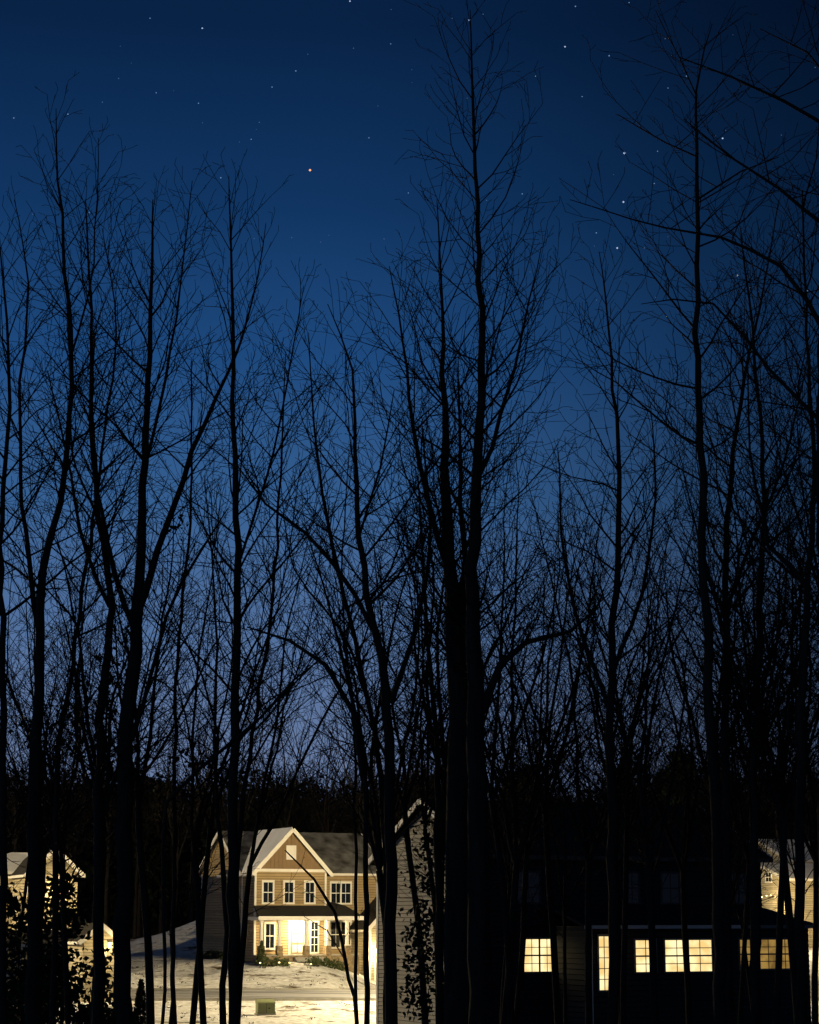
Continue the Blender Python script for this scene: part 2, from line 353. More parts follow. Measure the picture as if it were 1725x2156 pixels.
window(wi,FR(ye),E_(1336),E_(1378),zz(2046),zz(1980),'win_bright',2,4,frame='darktrim',fw=.06)
window(wi,FR(ye),E_(1398),E_(1495),zz(2046),zz(1980),'win_bright',2,4,frame='darktrim',fw=.06,units=2)
window(wi,FR(ye),E_(1555),E_(1576),zz(2042),zz(1980),'win_amber',2,4,frame='darktrim',fw=.06)
window(wi,FR(ye),E_(1597),E_(1667),zz(2042),zz(1980),'win_amber',2,4,frame='darktrim',fw=.06,units=2)
w.obj("walls",C.e); tr.obj("trim",C.e); rf.obj("roof",C.e); wi.obj("windows",C.e)
light("added_wall_light",((ex0+1.0),ye-.5,eE-.9),2.5,WARM,C.e,.1)
gl=MB(); gl.tube((ex0+1.0,ye-.16,eE-.75),(ex0+1.0,ye-.16,eE-.5),.05,'win_amber'); gl.beam((ex0+1.0,ye,eE-.5),(ex0+1.0,ye-.18,eE-.48),.04,.04,'metal'); gl.obj("added_wall_lamp",C.e)
# ---------------------------------------------------------------- simple gabled houses
def house(name,px,d,r,Wm,Dm,yE,yR,k,snow=True,base=-3,rot_y=False,wins=(),sidewins=()):
    h=H(name,px,1930,d,r); h.Z=0; h.e.location.z=0
    w=MB();tr=MB();rf=MB();wi=MB(); zE=h.lz(yE,Wm/2,0); zR=h.lz(yR,Wm/2,Dm/2)
    if rot_y:
        zR=h.lz(yR,Wm/2,0)
        clap(w,FR(0),0,Wm,base,zE,k,zR,Wm/2); clap(w,LF(0),0,Dm,base,zE,k); clap(w,RT(Wm),0,Dm,base,zE,k); clap(w,BK(Dm),0,Wm,base,zE,k,zR,Wm/2)
        gable_y(rf,0,Wm,0,Dm,zE,zR,'snow' if snow else 'shingle',tb=tr)
    else:
        clap(w,FR(0),0,Wm,base,zE,k); clap(w,LF(0),0,Dm,base,zE,k,zR,Dm/2); clap(w,RT(Wm),0,Dm,base,zE,k,zR,Dm/2); clap(w,BK(Dm),0,Wm,base,zE,k)
        gable_x(rf,0,Wm,0,Dm,zE,zR,'snow' if snow else 'shingle',tb=tr)
    for (a,b,y0,y1,p) in wins: window(wi,FR(0),h.lx(a),h.lx(b),h.lz(y1,h.lx(a)),h.lz(y0,h.lx(a)),p,2,2,fw=.1)
    for (a,b,y0,y1,p) in sidewins:
        u0,u1=sorted((h.ly(a),h.ly(b))); window(wi,LF(0),u0,u1,h.lz(y1,0,u0),h.lz(y0,0,u0),p,2,2,fw=.1)
    w.obj("walls",h.e);tr.obj("trim",h.e);rf.obj("roof",h.e)
    if wi.f: wi.obj("windows",h.e)
    return h
def added_sconce(h,x,z,p,y=0):  # added lamp and light to brighten the left house fronts
    m=MB(); m.box(x-.09,x+.09,y-.2,y-.05,z-.18,z+.14,'bulb_s'); m.box(x-.12,x+.12,y-.24,y-.045,z+.142,z+.19,'metal'); m.obj("added_wall_lamp",h.e)
    light("added_wall_light",(x,y-.7,z),p,WARM,h.e,.1)
# right far house
D1=house("white_house",1662,165,23,9,8,1852,1822,'cream',True,-4,sidewins=((1628,1617,1838,1856,'glass'),))
D2=house("white_house",1668,176,23,9,9,1812,1772,'cream',True,-4,wins=((1690,1704,1822,1842,'glass'),))
sb=MB()
for i in range(11):
    u=i/10; x=-.25; y=.2+u*6.5; z=D1.lz(1884)-.35*math.sin(u*math.pi*2.999)**2*.5
    sb.tube((x,y,z-.05),(x,y,z+.05),.045,'bulb_s',6)
    if i<10: sb.beam((x,y,z+.06),(x,y+.65,z+.06),.015,.015,'metal')
sb.obj("string_lights",D1.e)
lb=MB(); lb.tube((-.2,.6,D1.lz(1894)),(-.2,.6,D1.lz(1885)),.12,'bulb',8); lb.obj("added_wall_lamp",D1.e)
light("added_wall_light",(-.9,.8,D1.lz(1889)),200,WARM,D1.e,.1)
light("yard_point_light",(-3,-6,2.5),2600,WARM,D1.e,.2)  # bare point light before the white house, no fixture modelled
# house behind A
house("gabled_house",748,185,23,6,8,1802,1766,'cream',True,-4)
# left houses
E1=house("cream_house",60,128,20,3.0,8,1836,1790,'cream',False,-1.2,rot_y=True,wins=((110,124,1850,1876,'glass'),))
E2=house("cream_house",-70,133,20,6.2,6,1836,1800,'cream',True,-1.5,wins=((12,22,1868,1898,'win_amber'),))
E3=house("garage_building",178,118,20,1.9,6,1978,1950,'cream',False,-6,rot_y=True,wins=((205,222,2000,2040,'glass'),))
E4=house("cabin_house",5,100,15,2.6,5,1990,1965,'dark',False,-6.5,wins=((20,36,2000,2052,'win_dim'),(48,62,2000,2052,'win_dim')))
added_sconce(E1,1.5,1.6,130); added_sconce(E3,1.5,-1.6,70)
# ---------------------------------------------------------------- street lamps
def street_lamp(x,y,z,power):
    g=float(zg(x,y)); e=empty("street_lamp",(x,y,g)); m=MB(); h=z-g
    m.tube((0,0,0),(0,0,.5),.14,'metal'); m.tube((0,0,.5),(0,0,h+.3),.09,'metal',10,.05)
    m.beam((0,0,h+.3),(0,-.9,h+.42),.06,.06,'metal'); m.hexa([(-.14,-1.5,h+.34),(.14,-1.5,h+.34),(.14,-.8,h+.34),(-.14,-.8,h+.34),(-.1,-1.45,h+.46),(.1,-1.45,h+.46),(.12,-.8,h+.5),(-.12,-.8,h+.5)],'metal')
    m.obj("pole",e); b=MB(); b.box(-.1,.1,-1.4,-.95,h+.30,h+.335,'bulb'); b.obj("lamp_head",e)
    light("bulb_light",(0,-1.2,h+.1),power,(1,0.78,0.42),e,.2)
street_lamp(5.6,118.2,3.6,29000)
street_lamp(-46,113,7,46000)
# ---------------------------------------------------------------- utility box and yard plants
def place(px,py,d):
    x,y,_=P(px,py,d); return x,y,float(zg(x,y))
x,y,z=place(559,2108,113); e=empty("utility_box",(x,y,z-.02),.25); m=MB()
m.box(-.52,.52,-.45,.45,-.1,.1,'concrete'); m.box(-.47,.47,-.38,.38,.1,.66,'green')
m.hexa([(-.5,-.41,.66),(.5,-.41,.66),(.5,.40,.66),(-.5,.40,.66),(-.48,-.36,.73),(.48,-.36,.73),(.48,.39,.84),(-.48,.39,.84)],'green')
m.box(-.01,.01,-.39,-.381,.14,.64,'metal'); m.box(.1,.2,-.41,-.381,.36,.42,'metal'); m.obj("body",e)
def leafmesh(name,C_,size,k,parent=None,stretch=1.6):
    C_=np.asarray(C_,float); n=len(C_)
    a=np.random.normal(size=(n,3)); a/=np.linalg.norm(a,axis=1)[:,None]
    b=np.random.normal(size=(n,3)); b-=a*(a*b).sum(1)[:,None]; b/=np.linalg.norm(b,axis=1)[:,None]
    s=(size*(0.6+0.8*np.random.rand(n)))[:,None]
    v=np.stack([C_-a*s*stretch/2,C_+b*s/2.2,C_+a*s*stretch/2,C_-b*s/2.2],1).reshape(-1,3)
    return quadmesh(name,v,np.arange(4*n).reshape(n,4),k,parent,False)
def quadmesh(name,V,Fq,k,parent=None,smooth=True):
    me=bpy.data.meshes.new(name); me.vertices.add(len(V)); me.vertices.foreach_set("co",V.astype(np.float32).ravel())
    me.loops.add(Fq.size); me.loops.foreach_set("vertex_index",Fq.astype(np.int32).ravel())
    me.polygons.add(len(Fq)); me.polygons.foreach_set("loop_start",np.arange(0,Fq.size,4,dtype=np.int32)); me.polygons.foreach_set("loop_total",np.full(len(Fq),4,np.int32))
    if smooth: me.polygons.foreach_set("use_smooth",np.ones(len(Fq),bool))
    me.materials.append(M[k]); me.update(calc_edges=True)
    o=bpy.data.objects.new(name,me); scene.collection.objects.link(o)
    if parent: o.parent=parent
    return o
def clumps(cx,cy,cz,rx,ry,rz,nc,nl,cr):
    out=[]
    for _ in range(nc):
        while True:
            a,b,c=R()*2-1,R()*2-1,R()*2-1
            if a*a+b*b+c*c<1: break
        c0=np.array([cx+a*rx,cy+b*ry,cz+c*rz]); out.append(c0+np.random.normal(size=(nl,3))*cr*(.5+R()))
    return np.concatenate(out)
M['shrub']=mat("shrub_leaf",(0.07,0.09,0.03),0.7,0.5,8)
for i,(px,d,h_,w_) in enumerate([(565,137,.5,.7),(580,137,.45,.6),(600,137,.4,.6),(660,137.5,.5,.6),(680,138,.45,.6),(700,138,.6,.7),(720,138.5,.5,.6),(440,146,.5,.7),(455,145,.5,.7),(475,143.5,.45,.7),(500,142,.45,.6)]):
    x,y,z=place(px,2025,d); leafmesh("garden_shrub",clumps(x,y,z+h_*.5,w_*.7,w_*.5,h_*.5,14,26,.1),.1,'shrub')
x,y,z=place(551,2025,137.5)
pts=[]
for i in range(900):
    t=R()**1.3; r=.42*(1-t)+.03; an=R()*6.28; pts.append((x+r*math.cos(an)*R()**.4,y+r*math.sin(an)*R()**.4,z+.1+t*1.5))
leafmesh("conifer_shrub",pts,.1,'shrub')
x,y,z=place(296,2100,100)
pts=[]
for i in range(1500):
    t=R()**1.3; r=.45*(1-t)**.7+.03; an=R()*6.28; pts.append((x+r*math.cos(an)*R()**.4,y+r*math.sin(an)*R()**.4,z+.1+t*2.6))
leafmesh("arborvitae_shrub",pts,.12,'ever')
for px in (548,588,610,655):
    x,y,z=place(px,2030,136.2); e=empty("path_light",(x,y,z)); m=MB(); m.tube((0,0,0),(0,0,.3),.02,'metal',6); m.tube((0,0,.3),(0,0,.36),.05,'bulb_s',8); m.tube((0,0,.36),(0,0,.38),.09,'metal',8,.02); m.obj("lamp",e)
    light("path_glow",(0,-.05,.3+.15),6,(1,.9,.6),e,.05)
# dry grass tufts poking through the snow near the road
tf=[]
for i in range(260):
    x=random.uniform(-19,3); y=random.choice((random.uniform(104,118.4),random.uniform(127,139))); g=float(zg(x,y))
    if R()<.5: tf.append(np.array([x,y,g+.05])+np.random.normal(size=(12,3))*np.array([.14,.14,.035]))
leafmesh("dry_grass",np.concatenate(tf),.06,'leaf')
# ---------------------------------------------------------------- bare trees
RM=0.0064
class TB:
    def __init__(s): s.ch=[]
    def grow(s,p,d,L,r,lev,mx,rm,stp,spc,up):
        step=stp[lev]; n=max(2,int(L/step)); sl=L/n; j=(.11,.15,.18,.2)[lev]; u=up[lev]
        x,y,z=p; a,b,c=d; pts=[(x,y,z)]; rad=[r]
        for i in range(1,n+1):
            a+=G(0,j); b+=G(0,j); c+=G(0,j)+u
            q=1/math.sqrt(a*a+b*b+c*c); a*=q;b*=q;c*=q
            x+=a*sl;y+=b*sl;z+=c*sl; t=i/n
            rr=r+(rm-r)*t; pts.append((x,y,z)); rad.append(rr)
            if lev<mx and t>.1 and R()<sl/spc[lev]:
                v=(G(0,1),G(0,1),G(0,1)); dt=v[0]*a+v[1]*b+v[2]*c; v=(v[0]-dt*a,v[1]-dt*b,v[2]-dt*c)
                q=1/math.sqrt(v[0]**2+v[1]**2+v[2]**2+1e-9); an=.5+.4*R(); ca,sa=math.cos(an),math.sin(an)*q
                cl=L*(.25+.4*R())*(1-.4*t)
                if cl>.1: s.grow((x,y,z),(a*ca+v[0]*sa,b*ca+v[1]*sa,c*ca+v[2]*sa),cl,max(rm,rr*.6),lev+1,mx,rm,stp,spc,up)
        s.ch.append((pts,rad))
    def leader(s,pts,rad): s.ch.append((pts,rad))
    def limbs(s,pts,rad,zs,Lm,mx=2,spacing=.4,rm=RM,stp=(.45,.3,.2,.15),spc=(.25,.2,.2),up=(.07,.05,.03,.02),ang=(.5,.95),shape=.6):
        pts=[tuple(float(v) for v in p) for p in pts]; zt=max(p[2] for p in pts); an=R()*6.28
        for i in range(1,len(pts)):
            p0,p1=pts[i-1],pts[i]; sl=math.dist(p0,p1)
            k=sl/spacing; k=int(k)+(R()<k-int(k))
            for _ in range(k):
                t=R(); x,y,z=[p0[m]+(p1[m]-p0[m])*t for m in range(3)]
                if z<zs: continue
                f=min(1,max(0,(z-zs)/max(zt-zs,.01))); rr=rad[i-1]+(rad[i]-rad[i-1])*t
                an+=2.4+G(0,.4); th=ang[1]+(ang[0]-ang[1])*f+G(0,.12)
                L=Lm*((1-f)**shape*(.35+.65*R())+.16)
                s.grow((x,y,z),(math.cos(an)*math.sin(th),math.sin(an)*math.sin(th),math.cos(th)),L,min(rr*.6,max(rm*1.5,L*.0095)),0,mx,rm,stp,spc,up)
    def arrays(s):
        out=[]
        for sides,sel in ((8,lambda r:r>.045),(3,lambda r:r<=.045)):
            ch=[c for c in s.ch if sel(c[1][0])]
            if not ch: continue
            Pn=np.array([p for c in ch for p in c[0]]); Rn=np.array([r for c in ch for r in c[1]])
            ln=np.array([len(c[0]) for c in ch]); idn=np.repeat(np.arange(len(ch)),ln)
            nx=np.zeros(len(Pn),bool); nx[:-1]=idn[1:]==idn[:-1]; pv=np.zeros(len(Pn),bool); pv[1:]=nx[:-1]
            A_=np.where(nx[:,None],np.roll(Pn,-1,0),Pn); B_=np.where(pv[:,None],np.roll(Pn,1,0),Pn)
            T=A_-B_; T/=np.linalg.norm(T,axis=1)[:,None]+1e-12
            ref=np.array([.83,.55,.05]); n1=np.cross(T,ref); n1/=np.linalg.norm(n1,axis=1)[:,None]+1e-12; n2=np.cross(T,n1)
            an=np.arange(sides)*2*math.pi/sides
            V=(Pn[:,None,:]+Rn[:,None,None]*(np.cos(an)[None,:,None]*n1[:,None,:]+np.sin(an)[None,:,None]*n2[:,None,:])).reshape(-1,3)
            i=np.nonzero(nx)[0][:,None]*sides; k=np.arange(sides)[None,:]; k2=(k+1)%sides
            Fc=np.stack([i+k,i+k2,i+sides+k2,i+sides+k],-1).reshape(-1,4)
            out.append((V,Fc))
        V=[];Fq=[];o=0
        for v,f in out: V.append(v);Fq.append(f+o);o+=len(v)
        return np.concatenate(V),np.concatenate(Fq)
WS=.86
def cr_path(spec,d,ground=True,tilt=0.0,step=.6):
    pts=[]
    for px,py,wd in spec:
        p=P(px,py,d+ (2156-py)/2156*tilt); pts.append((*p,wd*WS/2*p[1]/4300))
    if ground:
        x,y,z,r=pts[0]; g=float(zg(x,y)); pts=[(x,y,g-.3,r*1.5),(x,y,g+.5,r*1.15)]+pts
    q=np.array(pts); out=[]
    for i in range(len(q)-1):
        a=q[max(i-1,0)];b=q[i];c=q[i+1];e=q[min(i+2,len(q)-1)]
        n=max(1,int(np.linalg.norm(c[:3]-b[:3])/step))
        for k in range(n):
            t=k/n; h=.5*((2*b)+(-a+c)*t+(2*a-5*b+4*c-e)*t*t+(-a+3*b-3*c+e)*t**3)
            h[3]=b[3]+(c[3]-b[3])*t; h[:3]+=np.random.normal(size=3)*min(.026,h[3]*.45); out.append(h)
    out.append(q[-1]); o=np.array(out)
    return [tuple(v[:3]) for v in o],[max(RM,float(v[3])) for v in o]
def tree(name,specs,d,Lm,crown,seed,spacing=.32,mx=2,tilt=0,sub=.78,**kw):
    random.seed(seed); np.random.seed(seed); tb=TB()
    for i,sp in enumerate(specs):
        pts,rad=cr_path(sp,d,i==0,tilt); tb.leader(pts,rad)
        c=crown if i==0 else sp[0][1]-20
        tb.limbs(pts,rad,P(0,c,d)[2],Lm*1.5*(1 if i==0 else sub),mx,spacing,**kw)
    V,Fq=tb.arrays(); return quadmesh(name,V,Fq,'bark')
T=tree
T("bare_tree",[[(6,2156,22),(6,1500,18),(4,1100,14),(20,800,9),(0,520,4)]],44,3.0,1300,1)
T("bare_tree",[[(72,2156,44),(74,1640,32),(84,1400,26),(90,1200,20),(125,1060,17),(147,880,14),(147,700,12),(135,520,9),(122,380,6),(118,228,2)],
   [(84,1330,16),(60,1180,13),(45,1000,10),(42,800,8),(60,600,5),(30,420,2)],[(147,760,8),(185,620,6),(205,420,4),(207,290,2)]],45,2.5,1250,2)
T("bare_tree",[[(118,1900,16),(120,1620,14),(150,1400,12),(190,1150,10),(215,950,8),(245,700,5),(215,480,2)]],52,2.6,1400,31)
T("bare_tree",[[(208,2156,30),(212,1520,24),(232,1280,18),(208,1080,16),(195,900,13),(190,650,8),(180,420,3)],[(232,1280,12),(180,1160,10),(150,1000,7),(100,780,3)]],47,2.6,1150,3)
T("bare_tree",[[(258,2156,46),(264,1640,40),(274,1450,38),(288,1290,30),(296,1080,22),(312,860,17),(318,640,11),(322,420,3)],
   [(288,1300,22),(335,1160,18),(385,1010,15),(430,890,12),(490,770,8),(540,600,4),(560,470,2)],[(284,1330,16),(240,1210,14),(215,1080,10),(190,900,7),(200,700,3)],
   [(300,1000,10),(350,800,8),(380,600,5),(405,380,2)],[(270,1560,14),(320,1420,11),(350,1300,9),(420,1160,7),(480,1070,3)]],46,2.6,1000,4)
T("bare_tree",[[(362,2156,12),(366,1800,11),(372,1400,9),(400,1100,7),(404,760,3)]],55,2.0,1500,5)
T("bare_tree",[[(492,2156,30),(492,1700,25),(497,1400,21),(499,1150,18),(492,900,13),(490,650,9),(482,370,2)],
   [(496,1560,9),(560,1500,8),(620,1430,6),(700,1370,3)],[(497,1200,10),(560,1010,8),(600,830,6),(640,600,2)]],45,2.7,1500,6)
T("bare_tree",[[(470,2156,17),(478,1960,15),(466,1780,12),(452,1600,9),(455,1300,6),(430,1000,2)]],48,1.6,1500,7)
T("bare_tree",[[(345,2156,9),(350,1690,9),(420,1620,9),(497,1555,8),(600,1460,5),(690,1370,2)]],43,1.4,1600,8)
T("bare_tree",[[(500,2156,14),(502,1800,13),(540,1500,10),(575,1250,8),(590,1000,6),(602,740,2)],[(520,1620,7),(600,1480,6),(655,1300,4),(680,1100,2)]],53,2.5,1550,41)
T("bare_tree",[[(815,2156,18),(808,1700,15),(760,1400,12),(700,1150,10),(665,930,6),(650,700,2)],[(780,1500,8),(720,1330,7),(620,1200,5),(590,1000,2)]],52,2.7,1550,42)
T("bare_tree",[[(823,2156,32),(822,1760,28),(820,1500,25),(800,1380,20),(772,1250,17),(755,1130,15),(748,950,10),(742,780,6),(690,640,2)],
   [(820,1480,16),(855,1380,13),(890,1270,11),(905,1120,8),(890,900,4)],[(785,1320,13),(700,1180,11),(640,1120,9),(560,1060,6),(500,980,3)],
   [(765,1640,17),(745,1500,14),(690,1400,11),(610,1350,8),(520,1320,4)],[(755,1130,9),(800,980,7),(830,820,3)]],44,2.6,1300,9)
T("bare_tree",[[(770,2156,14),(772,1860,13),(768,1640,12),(735,1450,9),(700,1300,6),(640,1100,2)]],46,1.8,1700,10)
T("bare_tree",[[(752,2156,10),(735,2060,9),(705,1920,8),(660,1850,6),(600,1790,3)],[(725,2020,5),(690,1960,4),(640,1930,2)]],60,.8,2000,11,.8)
T("bare_tree",[[(752,2156,9),(750,1860,8),(748,1700,7),(745,1500,6),(720,1250,5),(735,950,2)]],58,2.2,1650,12)
T("tulip_poplar_tree",[[(968,2156,76),(966,1780,66),(966,1480,54),(950,1250,36),(940,1050,26),(936,850,16),(930,600,6),(920,420,2)],
   [(950,1200,18),(900,1050,14),(870,900,10),(850,720,6),(820,560,2)]],45,3.0,1500,13)
T("tulip_poplar_tree",[[(1014,2156,62),(1008,1780,54),(1002,1450,42),(996,1200,33),(1010,900,23),(1013,650,16),(1006,430,11),(997,220,8),(990,20,2)],
   [(1012,1500,22),(1050,1400,18),(1110,1350,14),(1200,1330,9),(1260,1280,4)],[(1010,1000,13),(1060,860,10),(1100,700,6),(1140,520,2)]],43,2.5,1350,14,.25,2,up=(.15,.10,.04,.02),ang=(.75,1.05),shape=.45)
T("tulip_poplar_tree",[[(985,2156,40),(985,1600,30),(978,1300,20),(970,1000,10),(965,760,3)]],47,2.8,1700,15)
T("bare_tree",[[(925,2156,17),(922,1800,16),(915,1500,13),(895,1250,8),(880,1000,3)]],52,2.2,1650,16)
T("bare_tree",[[(1292,2156,26),(1290,1700,24),(1284,1500,20),(1298,1250,17),(1302,1000,12),(1290,760,7),(1262,530,2)],[(1284,1500,13),(1230,1350,10),(1190,1180,7),(1175,950,3)],[(1290,1420,12),(1350,1250,9),(1380,1050,6),(1370,850,2)]],46,2.5,1500,17)
T("bare_tree",[[(1515,2156,32),(1510,1760,28),(1498,1560,25),(1488,1300,22),(1474,1000,19),(1469,700,15),(1468,430,11),(1467,190,6),(1500,50,2)],[(1467,200,5),(1430,120,4),(1380,20,2)],[(1468,330,6),(1400,300,5),(1300,240,3)],[(1470,420,7),(1560,360,5),(1640,330,3)]],42,2.4,1000,18,.36,up=(.09,.06,.03,.02),ang=(.9,1.1))
T("bare_tree",[[(1532,2156,24),(1530,1640,21),(1530,1350,18),(1532,1100,14),(1560,850,10),(1610,600,5),(1640,420,2)],[(1530,1300,11),(1580,1150,9),(1650,980,6),(1700,760,3)]],48,2.8,1500,19)
T("bare_tree",[[(1590,2156,24),(1590,1640,20),(1598,1350,17),(1608,1050,12),(1590,750,8),(1560,480,3)],[(1590,1620,12),(1560,1450,9),(1500,1250,6),(1440,1000,3)]],47,2.6,1400,20)
T("bare_tree",[[(1688,2156,26),(1686,1600,22),(1692,1380,20),(1702,1240,17),(1660,1190,14),(1620,1150,10),(1580,950,6),(1575,700,2)],[(1690,1560,13),(1660,1530,10),(1662,1480,6)],[(1702,1240,15),(1715,1000,12),(1700,700,8),(1690,400,4)]],44,2.8,1250,21)
T("bare_tree",[[(1745,2156,40),(1740,1500,34),(1730,1000,26),(1740,500,18),(1770,100,8)],[(1740,700,14),(1640,560,11),(1520,500,7),(1400,480,5),(1200,420,2)],[(1745,480,12),(1640,400,9),(1540,330,6),(1440,250,3)],[(1760,280,12),(1650,210,9),(1540,160,6),(1430,120,3)],[(1770,200,8),(1700,110,6),(1600,60,3)],[(1740,900,12),(1620,780,9),(1500,640,6),(1350,640,2)]],38,2.2,1300,22,.30,ang=(.8,1.3))
# fill trees, grown from the ground
def wild(x,y,Ht,seed,r0=.13,Lm=2.6,mx=2,spacing=.5,rm=RM,add=True,fork=(.42,.55),lean=0,**kw):
    random.seed(seed); tb=TB(); g=float(zg(x,y)) if add else 0
    def walk(p,d,L,r,rend,n,j,up):
        pts=[p];rad=[r];a=list(d)
        for i in range(1,n+1):
            a=[a[0]+G(0,j),a[1]+G(0,j),a[2]+G(0,j)+up]; q=math.sqrt(sum(v*v for v in a)); a=[v/q for v in a]
            p=tuple(p[k]+a[k]*L/n for k in range(3)); pts.append(p); rad.append(r+(rend-r)*i/n)
        return pts,rad,a
    f=fork[0]+(fork[1]-fork[0])*R()
    pts,rad,a=walk((x,y,g-.3),(G(0,.02),G(0,.02),1),Ht*f,r0*1.2,r0*.8,9,.02,.03); tb.leader(pts,rad)
    tb.limbs(pts,rad,g+Ht*f*.8,Lm*.7,mx,spacing*1.3,rm=rm,**kw)
    k=random.choice((3,3,4,5)); an=R()*6.28
    for i in range(k):
        an+=6.28/k+G(0,.3); s_=.2+.3*R() if i else .05
        p2,r2,_=walk(pts[-1],(math.cos(an)*s_+lean,math.sin(an)*s_,1),Ht*(1-f)*(.7+.3*R() if i else 1),r0*.58,rm,14,.075,.03)
        tb.leader(p2,r2); tb.limbs(p2,r2,pts[-1][2]+.3,Lm,mx,spacing,rm=rm,**kw)
    return tb.arrays()
fills=[(12,56,19),(70,60,18.5),(160,54,19.5),(205,50,18),(265,60,19),(330,52,19),(395,62,19.5),(455,54,20),(496,60,20.5),(838,52,19),(900,62,20),
 (930,55,21),(960,60,21),(1030,54,21),(1062,60,20.5),(1080,50,19),(1182,58,20),(1225,52,19.5),(1290,62,20.5),(1310,55,19.5),(1385,49,18),(1448,66,20),(1512,52,20),(1535,60,21),(1582,55,20.5),(1590,60,21),(1682,50,20),(1710,54,21),(1740,46,21),(1600,47,19.5)]
for i,(px,d,h_) in enumerate(fills):
    x=ray(px,1930)[0]*d
    V,Fq=wild(x,d,h_,100+i,.075+.045*R(),3.1,2,.42,lean=(.12 if px in(455,496) else (-.12 if px==838 else 0))); quadmesh("bare_tree",V,Fq,'bark')
# smaller trees in mid distance
mids=[(30,72),(140,70),(255,74),(385,72),(945,70),(990,74),(1045,68),(1075,66),(1190,70),(1300,68),(1380,72),(1520,66),(1545,70),(1590,68),(1690,66)]
for i,(px,d) in enumerate(mids):
    random.seed(500+i)
    V,Fq=wild(ray(px,1930)[0]*d,d,random.uniform(14.5,18.5),600+i,.07,2.8,2,.5,rm=.008); quadmesh("bare_tree",V,Fq,'bark')
# bare trees behind the houses
for i in range(30):
    random.seed(800+i); px=-20+i*61+random.uniform(-20,20); d=random.uniform(172,200)
    V,Fq=wild(ray(px,1930)[0]*d,d,random.uniform(18,25)*(1.15 if px>1350 else 1),900+i,.18,4.5,2,.8,rm=.018,spc=(.6,.5),fork=(.3,.45)); quadmesh("bare_tree",V,Fq,'bark')
# distant forest: variants merged into one object
var=[wild(0,0,20,2000+i,.2,3.6,1,.6,rm=.03,add=False,fork=(.35,.55),spc=(.5,.5)) for i in range(9)]
VV=[];FF=[];o=0
random.seed(5)
for row,(yy,sp,hs) in enumerate([(215,1.9,.92),(232,1.9,.98),(250,1.9,1.02),(270,2.0,.98),(295,2.2,.85),(325,3,.7)]):
    x=-95
    while x<95:
        v,f=var[random.randrange(9)]; a=R()*6.28; s_=hs*(.82+.25*R())*(1+.06*math.sin(x*.09+row)+.08*(x>28)-.08*(8<x<24)); y=yy+G(0,4)
        c,s2=math.cos(a),math.sin(a); g=float(zg(x,y))
        q=np.stack([(v[:,0]*c-v[:,1]*s2)*s_+x,(v[:,0]*s2+v[:,1]*c)*s_+y,v[:,2]*s_*.9+g],1); VV.append(q);FF.append(f+o);o+=len(q)
        x+=sp*(.6+.8*R())
forest=quadmesh("distant_forest",np.concatenate(VV),np.concatenate(FF),'bark',smooth=False)
und=[]
for i in range(5000):
    x=random.uniform(-95,95); y=random.uniform(203,320); g=float(zg(x,y))
    top=(13.8-2.2*(8<x*240/y<26)+1.4*math.sin(x*.31+1)+1.2*math.sin(x*.83)+.6*math.sin(x*2.1))*(y/240)-g
    und.append(np.array([x,y,g+top*R()**.7])+np.random.normal(size=(20,3))*np.array([.9,1.1,.7]))
leafmesh("forest_undergrowth",np.concatenate(und),.5,'ever')
# pines
def pine(px,d,ytop,wd,seed):
    random.seed(seed); np.random.seed(seed)
    x,y,zt=P(px,ytop,d); g=float(zg(x,y)); H_=zt-g
    tb=TB(); tb.leader([(x,y,g-.2),(x,y,g+H_*.5),(x,y,zt)],[.2,.14,.03]); pts=[]
    for i in range(80):
        t=R(); z=g+H_*(.35+.65*t); an=R()*6.28; L=wd*(1-t)**.6*(.4+.8*R())+.3
        tip=(x+math.cos(an)*L,y+math.sin(an)*L,z+.1*L); tb.leader([(x,y,z),tip],[.05,.02])
        for k in range(6):
            u=.3+.7*R(); pts.append(np.array([x+math.cos(an)*L*u,y+math.sin(an)*L*u,z+.1*L*u])+np.random.normal(size=(16,3))*.33)
    V,Fq=tb.arrays(); o=quadmesh("pine_tree",V,Fq,'bark'); leafmesh("needles",np.concatenate(pts),.3,'ever',o)
for a in ((1108,195,1622,2.8,1),(1075,200,1650,2.0,2),(1435,190,1588,2.8,3),(1400,200,1635,2.2,4),(300,200,1645,2.6,5),(345,205,1655,2.2,6),(1470,205,1650,2.4,9)): pine(*a)
# clinging leaves and dark holly thickets
def pleaf(name,spots,d,size,k,nl=16,cr=.13):
    out=[]
    for (cx,cy,rx_,ry_,n) in spots:
        for _ in range(n):
            p=P(cx+G(0,rx_),cy+G(0,ry_),d+G(0,.5)); out.append(np.array(p)+np.random.normal(size=(nl,3))*cr*(.5+R()))
    return leafmesh(name,np.concatenate(out),size,k)
pleaf("oak_foliage",[(255,1300,18,40,8),(225,1390,20,25,8),(200,1500,35,30,16),(170,1560,25,35,10),(260,1620,30,20,8),(375,1110,15,20,3),(400,1600,30,14,9),(330,1650,40,15,8),(60,1560,25,25,5)],46,.085,'leaf',12,.11)
pleaf("ivy_foliage",[(905,1740,12,25,6),(890,1840,16,45,14),(885,1960,18,50,18),(900,2060,22,40,20),(860,2090,14,25,8),(925,1900,8,120,14)],54,.10,'ever',14,.15)
pleaf("holly_thicket",[(125,1875,12,12,8),(100,1930,30,22,14),(50,1960,35,35,16),(140,1990,18,40,12),(60,2060,40,50,40),(120,2110,50,35,56),(215,2140,30,15,20),(205,2050,9,28,4),(10,1900,15,30,8)],66,.15,'ever',24,.24)
